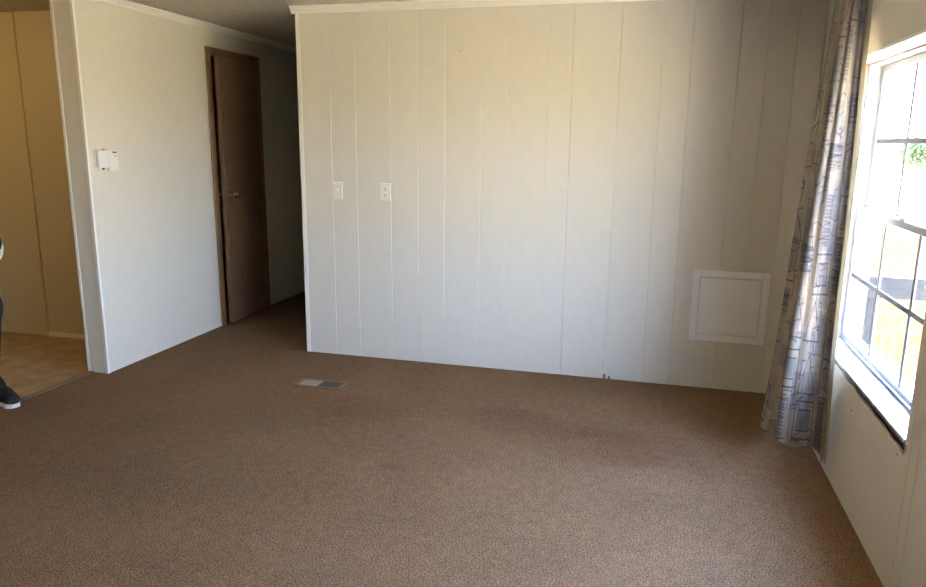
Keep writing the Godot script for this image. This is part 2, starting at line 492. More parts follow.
func shell() -> void:
	# floors
	var st := st0()
	var fl := func(x0, x1, z0, z1):
		for v in [[x0, z0], [x1, z0], [x1, z1], [x0, z0], [x1, z1], [x0, z1]]:
			st.set_normal(Vector3.UP)
			st.set_uv(Vector2((v[0] + 2.9) / 4.6, (v[1] + 1.2) / 4.6))
			st.add_vertex(Vector3(v[0], 0, v[1]))
	fl.call(XL - 0.002, XR, 0.0, ZE)
	fl.call(XL - 0.002, XC + 0.1, ZH, 0.0)
	fl.call(-2.640, XR, ZE, ZB)
	var f := part("floor", st.commit(), M.carpet, self)
	tag(f, "tan brown cut pile carpet with faint worn patches", "floor", "", "structure")
	var slab := part("subfloor", boxes([[Vector3(XK, -0.25, ZH), Vector3(XRO, -0.012, ZB)]]), M.core, f)
	slab.set_meta("label", "floor deck under the carpet")
	var v := part("floor", box(Vector3(XK, -0.012, ZK - 0.1), Vector3(-2.655, 0.001, ZB)), M.vinyl, self)
	tag(v, "mottled golden brown sheet vinyl in the kitchen corner", "floor", "", "structure")
	var bath := part("floor", box(Vector3(XK, -0.012, ZH), Vector3(XL - 0.002, -0.002, ZK - 0.1)), M.vinyl, self)
	tag(bath, "vinyl floor behind the brown door", "floor", "", "structure")
	# ceiling
	var c := part("ceiling", box(Vector3(XK - 0.1, H, ZH - 0.1), Vector3(XRO, H + 0.25, ZB + 0.1)), M.ceiling, self)
	tag(c, "stippled cream ceiling", "ceiling", "", "structure")

	# back wall: a core faced with grooved panelling
	var wb := struct("wall_back", "cream painted panel wall with fine vertical grooves", "wall")
	part("core", box(Vector3(XC + 0.004, 0, -0.11), Vector3(XRO, H, -0.012)), M.core, wb)
	var gx := [XC, -1.320, -1.144, -0.907, -0.722, -0.542, -0.311, -0.140, 0.095, 0.235, 0.513, 0.748, 0.905, 1.162, 1.303, 1.452, XR]
	for i in gx.size() - 1:
		var seam: bool = i == 4 or i == 9 or i == 12
		part("panel", strip_x(gx[i], gx[i + 1], 0.0, H, 0.0, 0.0125, 0.006 if seam else 0.003), M.wall, wb)
	# hall side of that wall and the rest of the house behind it
	var wh := struct("wall_hall", "shaded cream wall along the right of the hall", "wall")
	part("core", box(Vector3(XC, 0, ZH), Vector3(XC + 0.1, H, -0.11)), M.wall, wh)
	var we := struct("wall_hall_end", "wall closing the dark end of the hall", "wall")
	part("core", box(Vector3(XK, -0.25, ZH - 0.1), Vector3(XRO, H, ZH)), M.wall, we)

	# left wall with the doorway
	var wl := struct("wall_left", "pale panelled wall with the brown door in it", "wall")
	var dz0 := -1.135
	var dz1 := -0.485
	var dh := 2.085
	part("core", boxes([[Vector3(XLO + 0.002, 0, dz1), Vector3(XL - 0.008, H, ZE - 0.004)], [Vector3(XLO + 0.002, 0, ZH), Vector3(XL - 0.008, H, dz0)], [Vector3(XLO + 0.002, dh, dz0), Vector3(XL - 0.008, H, dz1)]]), M.core, wl)
	var gz := [ZE, -0.07, dz1]
	for i in gz.size() - 1:
		part("panel", strip_z(gz[i + 1], gz[i], 0.0, H, XL, 0.009, 0.0008, 1.0), M.wall, wl)
	part("panel", strip_z(dz0, dz1, dh, H, XL, 0.009, 0.0008, 1.0), M.wall, wl)
	var gh := [dz0, -1.29, -2.51, -3.73, ZH]
	for i in gh.size() - 1:
		part("panel", strip_z(gh[i + 1], gh[i], 0.0, H, XL, 0.009, 0.0008, 1.0), M.wall, wl)
	part("end_face", box(Vector3(XLO, 0, ZE - 0.006), Vector3(XL, H, ZE)), M.wall, wl)
	part("kitchen_face", box(Vector3(XLO - 0.004, 0, ZK), Vector3(XLO + 0.002, H, ZE)), M.kitchen_wall, wl)

	# kitchen walls
	var wk := struct("wall_kitchen", "tan panelled kitchen wall beyond the opening", "wall")
	part("core", box(Vector3(XK, 0, ZK - 0.1), Vector3(XLO + 0.002, H, ZK - 0.01)), M.core, wk)
	var kx := [XK, -5.2, -4.8, -4.35, -3.97, -3.578, XLO - 0.004]
	for i in kx.size() - 1:
		part("panel", strip_x(kx[i] + 0.003, kx[i + 1] - 0.003, 0.0, H, ZK, 0.011, 0.004), M.kitchen_wall, wk)
	var bb := part("baseboard_kitchen", box(Vector3(-3.575, 0.001, ZK), Vector3(XLO - 0.004, 0.035, ZK + 0.012), 0.003), M.trim, self)
	tag(bb, "low cream baseboard under the tan kitchen panel", "baseboard", "", "structure")
	var wo := struct("wall_outer", "far outer wall of the kitchen", "wall")
	part("core", box(Vector3(XK - 0.1, -0.25, ZH - 0.1), Vector3(XK, H, ZB + 0.1)), M.kitchen_wall, wo)
	var wr := struct("wall_rear", "wall behind the viewer", "wall")
	part("core", box(Vector3(XK, -0.25, ZB), Vector3(XRO, H, ZB + 0.1)), M.wall, wr)

	# right wall: core with two openings, faced with panels
	var w := struct("wall_right", "off-white panelled outer wall with the windows", "wall")
	var y0 := 0.52
	var y1 := 1.84
	var win := [[0.60, 1.94], [2.12, 3.30]]
	var a := XR + 0.008
	part("core", boxes([
		[Vector3(a, GROUND, -0.11), Vector3(XRO, y0 - 0.14, ZB + 0.1)], [Vector3(a, y0 - 0.14, -0.11), Vector3(XRO, y0, 0.60)], [Vector3(a, y0 - 0.14, 1.94), Vector3(XRO, y0, ZB + 0.1)], [Vector3(XR + 0.075, y0 - 0.14, 0.60), Vector3(XRO, y0, 1.94)], [Vector3(a, y1, -0.11), Vector3(XRO, H, ZB + 0.1)],
		[Vector3(a, y0, -0.11), Vector3(XRO, y1, win[0][0])], [Vector3(a, y0, win[0][1]), Vector3(XRO, y1, win[1][0])], [Vector3(a, y0, win[1][1]), Vector3(XRO, y1, ZB + 0.1)]]), M.wall, w)
	var rz := [0.0, 0.60, 1.99, 2.06, 3.43, 4.80, 6.16, ZB]
	for i in rz.size() - 1:
		var lo: float = rz[i]
		var hi: float = rz[i + 1]
		var hit := []
		for o in win:
			if o[0] < hi and o[1] > lo: hit = o
		if hit.is_empty():
			part("panel", strip_z(lo, hi, 0.0, H, XR, 0.009, 0.002, -1.0), M.wall, w)
			continue
		if i == 1:      # cut short and ragged under the sill, so that a gap is left open
			var cut := PackedVector2Array([Vector2(lo + 0.001, 0), Vector2(hi - 0.001, 0), Vector2(hi - 0.001, y0), Vector2(1.944, y0), Vector2(1.938, y0 - 0.044)])
			for k in range(17, -1, -1):
				var t := k / 18.0
				cut.append(Vector2(lerpf(0.70, 1.935, t), y0 - 0.006 - 0.034 * t + 0.004 * sin(k * 2.3) * t))
			cut.append(Vector2(lo + 0.001, y0 - 0.004))
			part("panel", prism(cut, Vector3.BACK, Vector3.UP, Vector3.RIGHT, XR, XR + 0.009), M.wall, w)
		else:
			part("panel", strip_z(lo, hi, 0.0, y0, XR, 0.009, 0.002, -1.0), M.wall, w)
		part("panel", strip_z(lo, hi, y1, H, XR, 0.009, 0.002, -1.0), M.wall, w)
		if hit[0] > lo + 0.01: part("panel", strip_z(lo, hit[0], y0, y1, XR, 0.009, 0.001, -1.0), M.wall, w)
		if hit[1] < hi - 0.01: part("panel", strip_z(hit[1], hi, y0, y1, XR, 0.009, 0.001, -1.0), M.wall, w)
	# house side towards the yard, beyond the back wall
	var ws := struct("wall_yard_side", "outer wall of the house beyond the living room", "wall")
	part("core", box(Vector3(XR, GROUND, ZH - 0.1), Vector3(XRO, H, -0.11)), M.siding, ws)

	# mouldings
	var cove := [Vector2(0, 0), Vector2(0.034, 0), Vector2(0.034, -0.006), Vector2(0.026, -0.010), Vector2(0.020, -0.020), Vector2(0.012, -0.026), Vector2(0.012, -0.034), Vector2(0.006, -0.044), Vector2(0, -0.046)]
	var cv := PackedVector2Array(cove)
	var t1 := part("trim_1", prism(cv, Vector3.BACK, Vector3.UP, Vector3.RIGHT, XC - 0.03, XR), M.trim, self)
	t1.position = Vector3(0, H, 0)
	tag(t1, "cream cornice moulding along the top of the back wall", "trim", "", "structure")
	part("return", prism(PackedVector2Array(cove.map(func(p): return Vector2(-p.x, p.y))), Vector3.RIGHT, Vector3.UP, Vector3.BACK, -0.11, 0.0), M.trim, t1, Vector3(XC, 0, 0))
	var t2 := part("trim_2", prism(cv, Vector3.RIGHT, Vector3.UP, Vector3.BACK, ZH, ZE), M.trim, self)
	t2.position = Vector3(XL, H, 0)
	tag(t2, "cream cornice moulding above the brown door", "trim", "", "structure")
	var bead := func(called, x, z, sx, leg, label):   # outside corner strip, an L in plan
		var L := PackedVector2Array([Vector2(-0.004 * sx, 0.004), Vector2(leg * sx, 0.004), Vector2(leg * sx, 0), Vector2(0, 0), Vector2(0, -leg), Vector2(-0.004 * sx, -leg)])
		var o := part(called, prism(L, Vector3.RIGHT, Vector3.BACK, Vector3.UP, 0.0, H - 0.046), M.trim, self)
		o.position = Vector3(x, 0, z)
		tag(o, label, "trim", "", "structure")
	bead.call("trim_3", XC, 0.0, 1.0, 0.024, "white corner strip where the back wall meets the hall")
	bead.call("trim_4", XL, ZE, -1.0, 0.013, "cream corner strip on the living room edge of the wall end")
	bead.call("trim_5", XLO - 0.004, ZE, 1.0, 0.013, "pale corner strip on the kitchen edge of the wall end")
	var th := part("trim_6", prism(PackedVector2Array([Vector2(-0.018, 0), Vector2(0.018, 0), Vector2(0.012, 0.006), Vector2(-0.012, 0.006)]), Vector3.RIGHT, Vector3.UP, Vector3.BACK, ZE, ZB), M.register, self)
	th.position = Vector3(-2.650, 0.001, 0)
	tag(th, "flat tan edging strip between the carpet and the kitchen vinyl", "trim", "", "structure")

# ------------------------------------------------------------------ windows
func window(called: String, z0: float, z1: float, label: String) -> void:
	var y0 := 0.52
	var y1 := 1.84
	var o := base(called, Vector3(XR, y0, z0), label, "window", "", "structure")
	var w := z1 - z0
	var h := y1 - y0
	var t := 0.015
	# vinyl frame set deep in the wall
	part("frame", boxes([
		[Vector3(0.085, 0, 0), Vector3(0.195, h, t)], [Vector3(0.085, 0, w - t), Vector3(0.195, h, w)],
		[Vector3(0.085, h - t, t), Vector3(0.195, h, w - t)], [Vector3(0.085, 0, t), Vector3(0.195, t, w - t)],
		[Vector3(0.132, t, t), Vector3(0.137, h - t, t + 0.012)], [Vector3(0.132, t, w - t - 0.012), Vector3(0.137, h - t, w - t)]], 0.002), M.vinyl_frame, o)
	part("jamb_liner", boxes([[Vector3(0.006, 0.012, 0.0005), Vector3(0.085, h - 0.004, 0.006)], [Vector3(0.006, 0.012, w - 0.006), Vector3(0.085, h - 0.004, w - 0.0005)], [Vector3(0.006, h - 0.006, 0.006), Vector3(0.085, h, w - 0.006)]]), M.liner, o)
	part("sill", box(Vector3(0.002, 0.0, 0.002), Vector3(0.105, 0.012, w - 0.002), 0.002), M.sill, o)
	part("sill_lip", box(Vector3(-0.004, -0.001, 0.002), Vector3(0.003, 0.013, w - 0.002), 0.001), M.vinyl_frame, o)
	part("head_stop", box(Vector3(-0.004, h - 0.004, -0.004), Vector3(0.02, h + 0.010, w + 0.004), 0.002), M.trim, o)
	for s in [["lower_sash", 0.104, t, 0.660], ["upper_sash", 0.138, 0.630, h - t]]:
		var x: float = s[1]
		var b: float = s[2]
		var c: float = s[3]
		var a0 := t
		var a1 := w - t
		var rw := 0.036
		var rh := 0.031
		var sash := part(s[0], boxes([
			[Vector3(x, b, a0), Vector3(x + 0.030, c, a0 + rw)], [Vector3(x, b, a1 - rw), Vector3(x + 0.030, c, a1)],
			[Vector3(x, b, a0 + rw), Vector3(x + 0.030, b + rh, a1 - rw)], [Vector3(x, c - rh, a0 + rw), Vector3(x + 0.030, c, a1 - rw)]], 0.003), M.vinyl_frame, o)
		var ga := a0 + rw
		var gb := a1 - rw
		var gc := b + rh
		var gd := c - rh
		var mw := 0.011
		for k in [1, 2]:
			var z := lerpf(ga, gb, k / 3.0)
			part("muntin", box(Vector3(x + 0.005, gc, z - mw), Vector3(x + 0.0125, gd, z + mw), 0.001), M.grille, sash)
		var ym := (gc + gd) / 2
		for k in 3:
			var za := lerpf(ga, gb, k / 3.0)
			var zb := lerpf(ga, gb, (k + 1) / 3.0)
			part("muntin", box(Vector3(x + 0.005, ym - mw, za + (mw if k else 0.0)), Vector3(x + 0.0125, ym + mw, zb - (mw if k < 2 else 0.0)), 0.001), M.grille, sash)
			for r in 2:
				part("pane", box(Vector3(x + 0.013, lerpf(gc, gd, r / 2.0), za), Vector3(x + 0.017, lerpf(gc, gd, (r + 1) / 2.0), zb)), M.glass, sash)
		if s[0] == "lower_sash":
			part("sash_lock", boxes([[Vector3(x - 0.002, c, w / 2 - 0.03), Vector3(x + 0.022, c + 0.008, w / 2 + 0.03)], [Vector3(x + 0.002, c + 0.008, w / 2 - 0.012), Vector3(x + 0.014, c + 0.016, w / 2 + 0.028)]], 0.002), M.vinyl_frame, sash)
			part("lift_rail", box(Vector3(x - 0.012, b + 0.006, ga + 0.1), Vector3(x, b + 0.014, gb - 0.1), 0.002), M.vinyl_frame, sash)

# ------------------------------------------------------------------ door
func door() -> void:
	var z0 := -1.135      # hinge side
	var z1 := -0.485      # latch side
	var hh := 2.085
	var d := base("door_1", Vector3(XL, 0, z0), "brown wood-grain hall door standing slightly ajar", "door", "", "structure")
	var w := z1 - z0
	var cas := func(lo, hi): part("casing", box(lo, hi, 0.004), M.casing, d)
	cas.call(Vector3(0.0, 0, w - 0.006), Vector3(0.014, hh + 0.05, w + 0.052))
	cas.call(Vector3(0.0, 0, -0.046), Vector3(0.014, hh + 0.05, 0.006))
	cas.call(Vector3(0.0, hh - 0.006, 0.006), Vector3(0.014, hh + 0.05, w - 0.006))
	part("jamb", boxes([[Vector3(-0.14, 0, w - 0.012), Vector3(0.0, hh, w)], [Vector3(-0.14, 0, 0), Vector3(0.0, hh, 0.012)], [Vector3(-0.14, hh - 0.012, 0.012), Vector3(0.0, hh, w - 0.012)]]), M.casing, d)
	part("stop", boxes([[Vector3(-0.07, 0, w - 0.022), Vector3(-0.045, hh - 0.012, w - 0.012)], [Vector3(-0.07, 0, 0.012), Vector3(-0.045, hh - 0.012, 0.022)]]), M.casing, d)
	# the leaf turns about its far edge, out into the hall
	var leaf := part("leaf", box(Vector3(-0.036, 0.012, 0.0), Vector3(0.0, hh - 0.016, w - 0.05), 0.002), M.door, d, Vector3(0.018, 0, 0.018))
	leaf.rotation.y = deg_to_rad(3.6)
	var lw := w - 0.05
	var kz := lw - 0.062
	var ky := 1.035
	for s in [1.0, -1.0]:
		var st := lathe([Vector2(0, 0), Vector2(0.032, 0), Vector2(0.032, 0.004), Vector2(0.027, 0.009), Vector2(0.014, 0.012), Vector2(0.011, 0.022), Vector2(0.012, 0.030), Vector2(0.020, 0.036), Vector2(0.0265, 0.046), Vector2(0.0275, 0.055), Vector2(0.024, 0.064), Vector2(0.015, 0.069), Vector2(0, 0.070)], Vector3(0.0 if s > 0 else -0.036, ky, kz), Vector3(s, 0, 0), 24)
		var kn := part("knob", st.commit(), M.knob, leaf)
		kn.set_meta("label", "shiny brass door knob")
	part("latch_plate", box(Vector3(-0.030, ky - 0.028, lw - 0.001), Vector3(-0.006, ky + 0.028, lw + 0.0015)), M.knob, leaf)
	for y in [0.2, 1.03, 1.86]:
		part("hinge", lathe([Vector2(0, -0.042), Vector2(0.006, -0.042), Vector2(0.006, 0.042), Vector2(0, 0.042)], Vector3(0.004, y, -0.006), Vector3.UP, 12).commit(), M.hinge, leaf)

# ------------------------------------------------------------------ small things on the walls and floor
func wall_things() -> void:
	# light switch, on the back wall
	var s := base("light_switch", Vector3(-1.286, 1.078, 0.0), "ivory toggle light switch plate on the back wall", "light switch")
	part("plate", box(Vector3(-0.036, 0, 0), Vector3(0.036, 0.115, 0.006), 0.003), M.plate, s)
	part("collar", box(Vector3(-0.006, 0.0455, 0.006), Vector3(0.006, 0.0695, 0.0075)), M.plate, s)
	part("toggle", prism(PackedVector2Array([Vector2(0.006, 0.051), Vector2(0.006, 0.064), Vector2(0.020, 0.068), Vector2(0.021, 0.062)]), Vector3.BACK, Vector3.UP, Vector3.RIGHT, -0.004, 0.004), M.plate, s)
	for y in [0.027, 0.088]:
		part("screw", lathe([Vector2(0, 0.0072), Vector2(0.002, 0.0072), Vector2(0.003, 0.006)], Vector3(0, y, 0), Vector3.BACK, 10).commit(), M.steel, s)
	# outlet
	var o := base("wall_outlet", Vector3(-0.946, 1.080, 0.0), "ivory double socket outlet plate on the back wall", "outlet")
	part("plate", box(Vector3(-0.036, 0, 0), Vector3(0.036, 0.115, 0.006), 0.003), M.plate, o)
	for y in [0.036, 0.079]:
		var r := part("receptacle", box(Vector3(-0.016, y - 0.014, 0.006), Vector3(0.016, y + 0.014, 0.0085), 0.0025), M.plate, o)
		part("slot", box(Vector3(-0.0085, y - 0.003, 0.0080), Vector3(-0.0055, y + 0.008, 0.0088)), M.slot, r)
		part("slot", box(Vector3(0.0055, y - 0.003, 0.0080), Vector3(0.0085, y + 0.008, 0.0088)), M.slot, r)
		part("slot", box(Vector3(-0.003, y - 0.011, 0.0080), Vector3(0.003, y - 0.006, 0.0088)), M.slot, r)
	part("screw", lathe([Vector2(0, 0.0072), Vector2(0.002, 0.0072), Vector2(0.003, 0.006)], Vector3(0, 0.0575, 0), Vector3.BACK, 10).commit(), M.steel, o)
	# access panel low on the back wall
	var p := base("access_panel", Vector3(1.222, 0.30, 0.0), "square white plastic access panel low on the back wall", "access panel")
	var a := 0.215
	var b := 0.434
	var fw := 0.042
	part("frame", boxes([[Vector3(-a, 0, 0), Vector3(-a + fw, b, 0.012)], [Vector3(a - fw, 0, 0), Vector3(a, b, 0.012)], [Vector3(-a + fw, 0, 0), Vector3(a - fw, fw, 0.012)], [Vector3(-a + fw, b - fw, 0), Vector3(a - fw, b, 0.012)]], 0.003), M.panel_white, p)
	part("cover", box(Vector3(-a + fw + 0.003, fw + 0.003, 0), Vector3(a - fw - 0.003, b - fw - 0.003, 0.0105), 0.003), M.panel_white, p)
	# thermostat and sensor on the left wall
	var t := base("thermostat", Vector3(XL, 1.281, 0.712), "beige thermostat box on the left wall", "thermostat")
	part("back_plate", box(Vector3(0, 0.0, -0.048), Vector3(0.008, 0.112, 0.048), 0.002), M.plate, t)
	part("cover", box(Vector3(0.008, 0.003, -0.044), Vector3(0.034, 0.110, 0.044), 0.006), M.white, t)
	part("lever", box(Vector3(0.012, -0.008, -0.012), Vector3(0.022, 0.003, -0.002), 0.001), M.slot, t)
	part("lever", box(Vector3(0.012, 0.110, -0.030), Vector3(0.022, 0.115, -0.010), 0.001), M.slot, t)
	var u := base("wall_sensor", Vector3(XL, 1.262, 0.617), "white upright sensor with a small dark red label", "sensor")
	part("case", box(Vector3(0, 0, -0.042), Vector3(0.020, 0.128, 0.042), 0.005), M.white, u)
	part("label_strip", box(Vector3(0.0195, 0.110, -0.030), Vector3(0.0208, 0.119, 0.004)), M.red, u)
	part("button", lathe([Vector2(0, 0.0225), Vector2(0.003, 0.0225), Vector2(0.0036, 0.0195)], Vector3(0, 0.092, -0.018), Vector3.RIGHT, 10).commit(), M.slot, u)
	# floor register set in the carpet
	var v := base("floor_register", Vector3(-1.150, 0.0, 0.614), "tan metal floor vent sunk in the carpet, half of it open", "floor vent")
	var L := 0.157
	var Z := 0.067
	part("frame", boxes([[Vector3(-L, 0, -Z), Vector3(L, 0.006, -Z + 0.018)], [Vector3(-L, 0, Z - 0.018), Vector3(L, 0.006, Z)], [Vector3(-L, 0, -Z + 0.018), Vector3(-L + 0.026, 0.006, Z - 0.018)], [Vector3(L - 0.026, 0, -Z + 0.018), Vector3(L, 0.006, Z - 0.018)], [Vector3(-0.004, 0, -Z + 0.018), Vector3(0.004, 0.005, Z - 0.018)]], 0.002), M.register, v)
	part("duct", box(Vector3(-L + 0.024, 0.0005, -Z + 0.016), Vector3(L - 0.024, 0.0015, Z - 0.016)), M.slot, v)
	for k in 9:      # shut louvres
		var x := -L + 0.032 + k * 0.0135
		part("louvre", box(Vector3(x, 0.0012, -Z + 0.018), Vector3(x + 0.0075, 0.0045, Z - 0.018)), M.louvre, v)
	for k in 6:      # open louvres, on edge
		var x := 0.016 + k * 0.0205
		part("louvre", box(Vector3(x, 0.0012, -Z + 0.018), Vector3(x + 0.0014, 0.0030, Z - 0.018)), M.register, v)
	# cut cable ends where the back wall meets the carpet
	single("cable_end", tube([Vector3(0, -0.004, -0.01), Vector3(0.0, 0.012, 0.008), Vector3(0.002, 0.028, 0.010)], 0.009, 10).commit(), M.cable, Vector3(0.518, 0.004, 0.006), "thicker brown cable end poking up at the foot of the back wall", "cable end")
	single("cable_end", tube([Vector3(0, -0.004, -0.01), Vector3(0.0, 0.008, 0.008), Vector3(-0.002, 0.017, 0.012)], 0.007, 10).commit(), M.cable, Vector3(0.549, 0.004, 0.006), "thinner brown cable end beside the thicker one at the wall foot", "cable end")
	# picture nail heads left in the walls
	single("nail", lathe([Vector2(0, 0.002), Vector2(0.003, 0.0015), Vector2(0.004, 0)], Vector3.ZERO, Vector3.BACK, 8).commit(), M.cable, Vector3(-0.455, 2.005, 0), "small nail head high on the back wall", "nail")
	single("nail", lathe([Vector2(0, 0.004), Vector2(0.003, 0.003), Vector2(0.004, 0)], Vector3.ZERO, Vector3.LEFT, 8).commit(), M.cable, Vector3(XR, 0.405, 1.33), "tiny nail head on the right wall under the middle of the window", "nail")
	single("nail", lathe([Vector2(0, 0.004), Vector2(0.003, 0.003), Vector2(0.004, 0)], Vector3.ZERO, Vector3.LEFT, 8).commit(), M.cable, Vector3(XR, 0.46, 1.89), "tiny nail head on the right wall below the near window corner", "nail")

# ------------------------------------------------------------------ curtain
func spline(pts: Array, u: float) -> Vector2:
	var n := pts.size() - 1
	var f := clampf(u, 0.0, 0.99999) * n
	var i := int(f)
	var p: Vector2 = pts[i]
	return p.cubic_interpolate(pts[i + 1], pts[maxi(i - 1, 0)], pts[mini(i + 2, n)], f - i)

func curtain() -> void:
	var o := base("curtain", Vector3(1.44, 0.12, 0.96), "gathered beige curtain printed with slate abstract shapes beside the window", "curtain")
	var top := [Vector2(1.568, 0.520), Vector2(1.497, 0.678), Vector2(1.467, 0.836), Vector2(1.469, 0.965), Vector2(1.488, 1.006), Vector2(1.514, 1.002), Vector2(1.532, 1.019)]
	var bot := [Vector2(1.568, 0.480), Vector2(1.428, 0.658), Vector2(1.340, 0.876), Vector2(1.364, 1.064), Vector2(1.433, 1.088), Vector2(1.514, 1.098), Vector2(1.538, 1.163)]
	var ns := 150
	var nt := 60
	var make := func(inset: float, from: float, past: float) -> Array:
		var rows := []
		var uvs := []
		for i in nt + 1:
			var t := float(i) / nt
			var y := lerpf(2.15, 0.13, t)
			var e := pow(t, 0.9)
			var row := []
			var ur := []
			for j in ns + 1:
				var s := lerpf(from, 1.0, float(j) / ns)
				var p := spline(top, s).lerp(spline(bot, s), e)
				var q := spline(top, minf(s + 0.01, 1.0)).lerp(spline(bot, minf(s + 0.01, 1.0)), e)
				var q0 := spline(top, maxf(s - 0.01, 0.0)).lerp(spline(bot, maxf(s - 0.01, 0.0)), e)
				var d := (q - q0).normalized()
				var nrm := Vector2(-d.y, d.x)
				var amp := lerpf(0.009, 0.017, t) * smoothstep(0.0, 0.08, s) * (1.0 - 0.75 * smoothstep(0.86, 1.0, s))
				var fold := (1.0 - 0.7 * smoothstep(0.45, 0.55, s)) * (sin(s * TAU * 6.0 + 0.7 * sin(t * 2.3) + 0.5) + 0.4 * sin(s * TAU * 9.0 + 1.9 + t * 1.2))
				p += nrm * (amp * fold + inset + 0.006 * sin(t * 9.0 + s * 14.0) * t)
				if past > 0.0 and s > 0.97: p += d * past * (s - 0.97) / 0.03
				p.x = minf(p.x, XR - 0.012)
				var yy := y
				if i == nt: yy += 0.012 * sin(s * 17.0) - 0.03 * smoothstep(0.8, 1.0, s) + 0.02 * smoothstep(0.35, 0.0, s)
				row.append(Vector3(p.x, yy, p.y) - o.position)
				ur.append(Vector2(s * 0.98, t))
			rows.append(row)
			uvs.append(ur)
		return [rows, uvs]
	var f: Array = make.call(0.0, 0.0, 0.0)
	part("printed_fabric", sheet(f[0], f[1]).commit(), M.fabric, o)
	var l: Array = make.call(-0.010, 0.45, 0.014)
	var ln := part("lining", sheet(l[0], l[1], true).commit(), M.lining, o)
	ln.set_meta("label", "cream curtain lining lit through from the window")
	var r := base("curtain_rod", Vector3(1.45, 2.17, 0.66), "white curtain rod on brackets above the window", "curtain rod")
	part("rod", tube([Vector3(0, 0, -0.04), Vector3(0, 0, 2.80)], 0.009, 12).commit(), M.rod, r)
	for z in [-0.02, 1.38, 2.78]:
		part("bracket", boxes([[Vector3(-0.006, -0.012, z - 0.006), Vector3(0.128, -0.008, z + 0.006)], [Vector3(0.128, -0.03, z - 0.012), Vector3(0.136, 0.03, z + 0.012)]]), M.rod, r)

# ------------------------------------------------------------------ kitchen lamp
func kitchen_lamp() -> void:
	var at := Vector3(-3.95, H, 1.35)
	var o := base("ceiling_lamp", at, "round glass ceiling lamp glowing warm in the kitchen", "ceiling lamp")
	part("base_plate", lathe([Vector2(0, 0), Vector2(0.13, 0), Vector2(0.13, -0.025), Vector2(0, -0.025)], Vector3.ZERO, Vector3.UP, 32).commit(), M.trim, o)
	part("shade", lathe([Vector2(0.125, -0.025), Vector2(0.13, -0.05), Vector2(0.115, -0.085), Vector2(0.08, -0.11), Vector2(0, -0.122)], Vector3.ZERO, Vector3.UP, 32).commit(), M.lamp_glass, o)
	var l := OmniLight3D.new()
	l.name = "lamp_light"
	l.light_color = Color(1.0, 0.85, 0.54)
	l.light_energy = 0.042
	l.light_size = 0.1
	l.omni_range = 12.0
	l.omni_attenuation = 2.0
	l.shadow_enabled = true
	o.add_child(l)
	l.position = Vector3(0, -0.24, 0)

